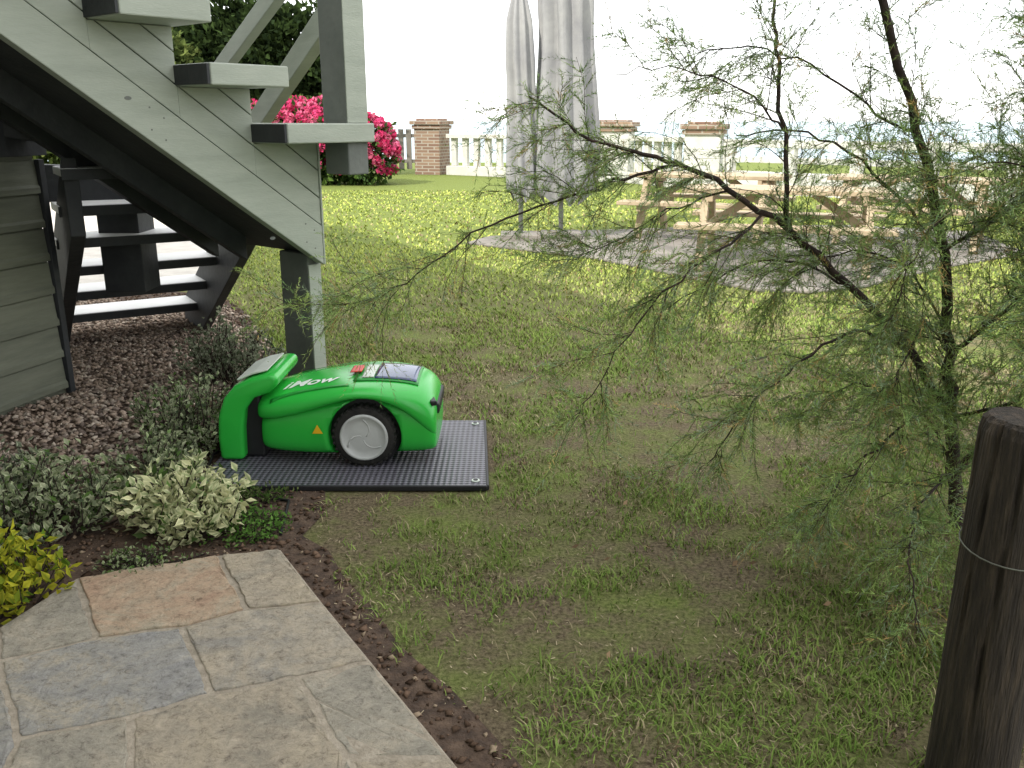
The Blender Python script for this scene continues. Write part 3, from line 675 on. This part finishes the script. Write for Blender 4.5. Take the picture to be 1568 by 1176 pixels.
mn([(1.34,2.96,.71),(1.15,2.85,.80),(.98,2.8,.76),(.84,2.76,.66),(.71,2.72,.53),(.62,2.7,.40)],.007,.0015,1.2)
mn([(1.53,3.0,.46),(1.35,2.8,.55),(1.18,2.66,.50),(1.02,2.6,.38),(.94,2.56,.26)],.007,.0015,1.5)
mn([(1.60,3.06,.22),(1.42,2.8,.30),(1.25,2.6,.26),(1.15,2.35,.18),(1.12,2.2,.1)],.006,.0015,1.2)
mn([(1.60,3.06,.22),(1.75,3.0,.5),(1.85,2.9,.9),(1.82,2.85,1.3),(1.72,2.8,1.7),(1.6,2.8,2.2)],.016,.005,2.6)
mn([(1.66,3.08,.1),(1.95,3.1,.5),(2.1,3.1,.95),(2.1,3.1,1.4),(2.0,3.1,1.9)],.016,.005,2.0)
mn([(1.49,3.0,.69),(1.62,2.8,.95),(1.62,2.65,1.2),(1.52,2.55,1.45),(1.42,2.5,1.7)],.009,.003,2.8)
mn([(1.42,2.98,1.04),(1.30,3.1,1.2),(1.15,3.2,1.35),(.98,3.3,1.42),(.8,3.35,1.4)],.007,.0025,1.0)
mn([(1.27,2.95,1.42),(1.12,3.0,1.5),(.95,3.05,1.62),(.78,3.1,1.68),(.6,3.1,1.66)],.005,.002,.8)
mn([(1.10,2.95,.935),(.98,3.1,.98),(.84,3.2,.96),(.7,3.25,.88),(.58,3.3,.78)],.005,.002,1.2)
mn([(1.53,3.0,.46),(1.66,2.7,.62),(1.62,2.45,.72),(1.5,2.25,.74)],.007,.002,2.2)
mn([(1.42,2.98,1.04),(1.55,2.85,1.2),(1.75,2.7,1.5),(1.85,2.6,1.7)],.007,.003,2.6)
mn([(.69,2.93,1.236),(.58,3.0,1.20),(.44,3.05,1.12),(.30,3.1,1.03),(.14,3.12,.98)],.004,.0012,1.2)
mn([(.86,2.97,1.42),(.74,2.9,1.52),(.6,2.86,1.58),(.46,2.82,1.6),(.3,2.8,1.58)],.004,.0012,.6)
mn([(1.60,3.06,.22),(1.5,3.1,.42),(1.38,3.15,.52),(1.22,3.2,.5),(1.05,3.2,.38)],.006,.0015,1.5)
mn([(1.49,3.0,.69),(1.36,2.9,.82),(1.28,2.8,.8),(1.2,2.7,.7),(1.15,2.65,.58)],.005,.0015,1.9)
mn([(1.66,2.9,.3),(1.55,2.6,.45),(1.42,2.35,.42),(1.32,2.15,.3)],.006,.0015,1.6)
mn([(1.9,2.9,.5),(1.75,2.6,.8),(1.6,2.4,.98),(1.42,2.3,1.0)],.006,.0015,2.4)
mn([(1.85,2.9,.9),(1.72,2.7,1.1),(1.55,2.6,1.28),(1.35,2.55,1.34),(1.15,2.5,1.3)],.006,.0015,1.5)
mn([(1.49,3.0,.75),(1.38,3.15,.95),(1.22,3.25,1.0),(1.05,3.3,.92),(.95,3.3,.8)],.005,.0015,1.7)
mn([(1.42,2.98,1.04),(1.32,2.8,1.15),(1.22,2.7,1.12),(1.14,2.62,1.0),(1.1,2.6,.88)],.005,.0015,1.5)
TV=[];TF=[]
def addtube(pts, r0, r1, n):
    rad=[r0+(r1-r0)*(i/(len(pts)-1))**.8 for i in range(len(pts))]
    v,f=tube_arrays(pts,rad,n); o_=len(TV); TV.extend(v); TF.extend([tuple(i+o_ for i in ff) for ff in f])
def smooth(pts, m=4):
    out=[]; P=[pts[0]]+list(pts)+[pts[-1]]
    for i in range(1,len(P)-2):
        for k in range(m):
            t=k/m; p0_,p1_,p2_,p3_=P[i-1],P[i],P[i+1],P[i+2]
            out.append(.5*((2*p1_)+(-p0_+p2_)*t+(2*p0_-5*p1_+4*p2_-p3_)*t*t+(-p0_+3*p1_-3*p2_+p3_)*t**3))
    out.append(pts[-1]); return out
tw_P=[];tw_D=[];tw_L=[]
def curve_branch(p, d, L, steps, droop, wob):
    pts=[p]; d=d/np.linalg.norm(d)
    for i in range(steps):
        d=d+rng.normal(0,wob,3)+np.array([0,0,-droop]); d=d/np.linalg.norm(d); pts.append(pts[-1]+d*L/steps)
    return pts
for (pts,r0,r1,dens) in mains:
    sp_=smooth(pts); sp_=[p+rng.normal(0,.006,3) if 0<i<len(sp_)-1 else p for i,p in enumerate(sp_)]
    addtube(sp_,r0,r1,7)
    total=sum(np.linalg.norm(sp_[i+1]-sp_[i]) for i in range(len(sp_)-1))
    ns=int(total*25*dens)
    for s in range(ns):
        t=.22+.78*rng.random() if r0>.015 else .06+.94*rng.random()
        f=t*(len(sp_)-1); i=min(int(f),len(sp_)-2); p=sp_[i]+(sp_[i+1]-sp_[i])*(f-i); ax=sp_[i+1]-sp_[i]; ax=ax/np.linalg.norm(ax)
        r=rng.normal(0,1,3); r-= (r@ax)*ax; r/=np.linalg.norm(r)
        d=ax*.75+r*.75+np.array([-.12,0,.12]); L=rng.uniform(.14,.44)*(1.1-.45*t)
        b=curve_branch(p,d,L,6,.10 if rng.random()<.6 else -.02,.12); addtube(b,max(.0018*(1.2-t*.6),.001),.0005,4)
        for j in range(1,7):
            for q in range(3):
                if rng.random()<.78:
                    dd=b[j]-b[j-1]; dd=dd/np.linalg.norm(dd); r=rng.normal(0,1,3)
                    tw_P.append(b[j]-(b[j]-b[j-1])*rng.random()); tw_D.append(dd*.75+r*.5+np.array([0,0,-.05])); tw_L.append(rng.uniform(.05,.14))
fast_mesh('branches',TV,TF,M_bark,None,tam,True)
P=np.array(tw_P);D=np.array(tw_D);D/=np.linalg.norm(D,axis=1,keepdims=True);L=np.array(tw_L);n=len(P)
K=20
t=np.tile(np.linspace(.05,1,K),(n,1))+rng.normal(0,.02,(n,K)); 
sag=-(t**2)*(L[:,None]*.22)
base=P[:,None,:]+D[:,None,:]*(t*L[:,None])[:,:,None]; base[:,:,2]+=sag
rd=rng.normal(0,1,(n,K,3)); rd/=np.linalg.norm(rd,axis=2,keepdims=True)
nd=D[:,None,:]*.8+rd*.7; nd/=np.linalg.norm(nd,axis=2,keepdims=True)
nl=(.009+.023*rng.random((n,K)))*(1.15-.5*t)
tip=base+nd*nl[:,:,None]; sd=np.cross(nd,rng.normal(0,1,(n,K,3))); sd/=np.linalg.norm(sd,axis=2,keepdims=True); sd*=.00125
V=np.stack([base-sd,base+sd,tip],2).reshape(-1,3); F=np.arange(n*K*3).reshape(-1,3)
sp0=P; sp1=P+D*L[:,None]; sp1[:,2]-=L*.22; ss=np.cross(D,rng.normal(0,1,(n,3))); ss/=np.linalg.norm(ss,axis=1,keepdims=True); ss*=.0012
V2=np.stack([sp0-ss,sp0+ss,sp1],1).reshape(-1,3); F2=np.arange(n*3).reshape(-1,3)+len(V)
tint=rng.random((n,1)); cA=np.array([0.17,0.28,0.10]); cB=np.array([0.31,0.40,0.12]); cC=np.array([0.22,0.29,0.17])
C=cA*(1-tint)+cB*tint; k=rng.random(n)<.25; C[k]=cC; k=rng.random(n)<.05; C[k]=(0.42,0.30,0.12)
C*= (.7+.6*rng.random((n,1)))
CC=np.concatenate([np.repeat(C,K*3,0),np.repeat(C*.0+np.array([.20,.19,.09]),3,0)])
fast_mesh('foliage',np.concatenate([V,V2]),np.concatenate([F,F2]),M_needle,CC,tam)

# ------------------------------------------------------------------ fence post (near right)
fp = empty('wooden_fence_post')
V=[];F=[];nn=72; PX=1.035
zs=list(np.linspace(-.05,.85,26))+[.872,.880]; 
for iz,z in enumerate(zs):
    r=.092-.006*max(z,0)/.85
    if iz==len(zs)-2: r=.081
    if iz==len(zs)-1: r=.072
    for k in range(nn):
        a=6.28318*k/nn
        crack=sum(-.010*math.exp(-((((a-c0-.12*math.sin(z*4+c0)+3.1416)%6.2832)-3.1416)/.035)**2)*min(1,max(0,(z-z0_)*6)) for c0,z0_ in ((4.1,.1),(4.75,.45),(3.5,.3),(5.4,.2),(2.9,.5)))
        rr=r*(1+.03*math.sin(3*a+1)+.012*math.sin(9*a+z*2))+crack+random.uniform(-.0007,.0007); V.append((PX+rr*math.cos(a),1.72+rr*math.sin(a),z+(random.uniform(-.003,.003) if iz>25 else 0)))
for i in range(len(zs)-1):
    for k in range(nn): F.append((i*nn+k,i*nn+(k+1)%nn,(i+1)*nn+(k+1)%nn,(i+1)*nn+k))
F.append(tuple(range((len(zs)-1)*nn,len(zs)*nn)))
pymesh('post',V,F,M_post,fp)
tube('wire_loop',[(PX+.0925*math.cos(a),1.72+.0925*math.sin(a),.60+.012*math.sin(a*1.0)) for a in np.linspace(0,6.2832,25)],.0018,M_wire,fp,6)
tube('wire_strand',[(PX,1.628,.60),(1.3,1.70,.57),(2.2,1.9,.6),(3.4,2.2,.6)],.0018,M_wire,fp,6)

# ------------------------------------------------------------------ far garden
def pillar(name,x,y,wd,h,white=False):
    e=empty(name); rot=random.uniform(-.05,.05)-.3
    box('shaft',(x,y,h*.46),(wd*.8,wd*.8,h*.92),M_fence if white else M_brick,e,rot,.01)
    box('collar',(x,y,h*.86),(wd*.9,wd*.9,.10),M_brick,e,rot,.01)
    box('cap',(x,y,h*.94),(wd,wd,.11),M_brick,e,rot,.012)
    box('cap_top',(x,y,h*.94+.08),(wd*.7,wd*.7,.05),M_brick,e,rot,.012)
pl=[(-2.25,26.4,.95,1.5,False),(2.55,23.2,1.05,1.46,True),(4.15,20.2,.95,1.42,True),(9.2,15.6,.8,1.42,True)]
for k,p in enumerate(pl): pillar('brick_pillar' if k==0 else 'brick_pillar.%03d'%k,*p)
bal=empty('white_balustrade')
def balu(a,b,h=1.1,base=.25):
    a=Vector((*a,0));b=Vector((*b,0));L=(b-a).length;ang=math.atan2((b-a).y,(b-a).x)
    box('plinth',((a+b)/2)+Z*base/2,(L,.32,base),M_fence,bal,ang,.01)
    box('top_rail',((a+b)/2)+Z*(h-.05),(L,.30,.11),M_fence,bal,ang,.01)
    nb=int(L/.36)
    for i in range(nb):
        p=a.lerp(b,(i+.5)/nb); box('baluster_%d'%i,p+Z*((h+base)/2-.05),(.17,.12,h-base-.11),M_fence,bal,ang,.01)
def rails(a,b):
    a=Vector((*a,0));b=Vector((*b,0));L=(b-a).length;ang=math.atan2((b-a).y,(b-a).x)
    box('plinth',((a+b)/2)+Z*.22,(L,.30,.44),M_fence,bal,ang,.01)
    for z,t in ((.68,.12),(1.0,.16)): box('rail',((a+b)/2)+Z*z,(L,.10,t),M_fence,bal,ang,.01)
    nb=int(L/1.3)
    for i in range(nb+1):
        p=a.lerp(b,(i+.02)/(nb+.04)); box('rail_post_%d'%i,p+Z*.765,(.22,.20,.64),M_fence,bal,ang,.01)
balu((-1.75,26.1),(2.05,23.5)); balu((2.95,22.6),(3.8,20.7)); rails((4.6,19.8),(8.7,16.0)); rails((9.6,15.2),(16,11.5))
gate=empty('timber_gate')
for i in range(7): box('pale_%d'%i,(-4.25+i*.22,26.6,.68),(.15,.03,1.1),M_gate,gate,0,.005)
for z in (.35,1.05): box('rail_%.1f'%z,(-3.55,26.63,z),(1.7,.04,.1),M_gate,gate,0,.005)
pillar('brick_pillar.004',-4.9,26.5,.5,1.35)
lw=empty('low_rendered_wall'); box('wall',(-8.3,17.3,.24),(8,.25,.48),M_conc,lw,0,.01); box('coping',(-8.3,17.3,.51),(8.05,.33,.06),M_white,lw,0,.01)

def leafball(name, blobs, n, size, cols):
    P=[];D=[];Cc=[]; cols=np.array(cols)
    tot=sum(b[3]*b[4]*b[5] for b in blobs)
    for (cx,cy,cz,rx,ry,rz) in blobs:
        m=int(n*rx*ry*rz/tot); u=rng.normal(0,1,(m,3)); u/=np.linalg.norm(u,axis=1,keepdims=True); r=(.62+.42*rng.random((m,1)))
        lump=1+.22*np.sin(u[:,0:1]*7+cx*3)*np.sin(u[:,2:3]*6+cy)+.12*np.sin(u[:,1:2]*13)
        p=np.array([cx,cy,cz])+u*r*lump*[rx,ry,rz]; P.append(p); D.append(u+rng.normal(0,.7,(m,3)))
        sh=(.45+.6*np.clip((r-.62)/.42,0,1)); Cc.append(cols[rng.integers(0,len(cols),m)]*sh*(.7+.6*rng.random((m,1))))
    P=np.concatenate(P);D=np.concatenate(D);Cc=np.concatenate(Cc);k=P[:,2]>.03;P,D,Cc=P[k],D[k],Cc[k];m=len(P)
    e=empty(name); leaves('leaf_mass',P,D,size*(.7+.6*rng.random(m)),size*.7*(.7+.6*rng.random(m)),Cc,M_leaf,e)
    for k_,(cx,cy,cz,rx,ry,rz) in enumerate(blobs): tube('stem_%d'%k_,[(cx,cy,0),(cx+.05,cy,cz*.6),(cx,cy,cz+rz*.4)],[.07,.05,.02],M_bark,e,6)
    return e
hyb=[(-5.2,22.4,.95,1.0,.8,.95),(-4.3,22.2,.90,.95,.8,1.0),(-3.5,22.0,.72,.75,.7,.82),(-6.3,22.6,.9,.9,.8,.9)]
hy=leafball('hydrangea_bush',hyb,9000,.14,[(0.07,0.13,0.035),(0.11,0.18,0.04),(0.05,0.09,0.03)])
P=[];C=[];D=[]
for (cx,cy,cz,rx,ry,rz) in hyb:
    for q in range(280):
        u=rng.normal(0,1,3); u/=np.linalg.norm(u)
        if u[2]<-.45 or u[1]>.5 or (u[2]<.1 and rng.random()<.5): continue
        c=np.array([cx,cy,cz])+u*np.array([rx,ry,rz])*1.05; m=34; v=rng.normal(0,1,(m,3)); v/=np.linalg.norm(v,axis=1,keepdims=True)
        R=rng.uniform(.07,.12); P.append(c+v*R*[1,1,.8]); D.append(np.cross(v,rng.normal(0,1,(m,3)))); col=np.array([(0.66,0.08,0.21),(0.74,0.18,0.31),(0.54,0.04,0.13)])[rng.integers(0,3)]; C.append(np.tile(col,(m,1))*(.7+.5*rng.random((m,1))))
P=np.concatenate(P);C=np.concatenate(C);D=np.concatenate(D);m=len(P); leaves('flower_heads',P,D,np.full(m,.085),np.full(m,.08),C,M_flower,hy)
leafball('ivy_hedge',[(-5.9,25.0,1.7,1.35,1,1.7),(-6.0,25.2,3.0,1.35,1,1.3),(-7.4,26.5,2.6,1.6,1.2,2.0),(-9.8,28,2.2,1.9,1.2,2.3),(-12.5,28,2.2,2.2,1.2,2.4)],50000,.2,[(0.035,0.055,0.018),(0.05,0.08,0.025),(0.022,0.036,0.015)])
leafball('garden_shrub_border',[(-9.0,22.5,1.5,1.1,1,1.8),(-10.4,23,1.8,1.5,1,2.0),(-12.5,23,1.8,1.5,1,2.2),(-9.3,24.5,2.4,1.2,1,1.6)],20000,.17,[(0.13,0.17,0.05),(0.18,0.22,0.065),(0.09,0.13,0.04)])

# parasols
def parasol(name,x,y,R,z0,z1,ph):
    e=empty(name); V=[];F=[];nn=64
    prof=[(0,.80),(.03,.95),(.10,1.0),(.25,.95),(.45,.82),(.52,.78),(.56,.78),(.62,.80),(.80,.70),(.93,.35),(1,.06)]
    for t,r in prof:
        for k in range(nn):
            a=6.28318*k/nn; rr=R*r*(1+.22*math.cos(8*a+ph+t*1.5)+.08*math.cos(5*a+t*3)); hem=(.07*math.cos(8*a+ph) if t==0 else 0)
            V.append((x+rr*math.cos(a)+.03*math.sin(t*4+ph),y+rr*math.sin(a),z0+(z1-z0)*t+hem))
    for i in range(len(prof)-1):
        for k in range(nn): F.append((i*nn+k,i*nn+(k+1)%nn,(i+1)*nn+(k+1)%nn,(i+1)*nn+k))
    pymesh('folded_canopy',V,F,M_fabric,e,smooth=True)
    tube('pole',[(x,y,0),(x,y,z1+.1)],.03,M_pole,e,12)
    box('base_plate',(x,y,.06),(.5,.5,.07),M_terr,e,0,.01)
parasol('closed_parasol',.62,11.6,.35,.50,4.2,0.4)
parasol('closed_parasol.001',.11,11.5,.19,.55,3.1,1.4)

def picnic(name,x,y,rot,L=1.9):
    e=empty(name); M=Matrix.Rotation(rot,3,'Z')
    def P(a,b,c): return M@Vector((a,b,c))+Vector((x,y,.03))
    for i in range(5): box('top_plank_%d'%i,P(0,-.30+i*.15,.76),(L,.135,.045),M_wood,e,rot,.006)
    for sy in (-1,1):
        for i in range(2): box('seat_plank_%d'%i,P(0,sy*(.62+i*.15),.45),(L,.135,.045),M_wood,e,rot,.006)
    for sx in (-1,1):
        xx=sx*L*.36
        beam('seat_bearer',P(xx,-.78,.40),P(xx,.78,.40),.05,.10,M_wood,e); beam('top_bearer',P(xx,-.36,.70),P(xx,.36,.70),.05,.09,M_wood,e)
        for sy in (-1,1): beam('leg',P(xx+.05*sx,sy*.62,0),P(xx+.05*sx,sy*.24,.73),.07,.13,M_wood,e)
        beam('brace',P(xx,0,.42),P(xx*.35,0,.73),.05,.08,M_wood,e)
picnic('picnic_table',2.75,9.2,math.radians(-18),2.0)
picnic('picnic_table.001',2.5,11.7,math.radians(-25))
picnic('picnic_table.002',4.8,11.0,math.radians(-30))
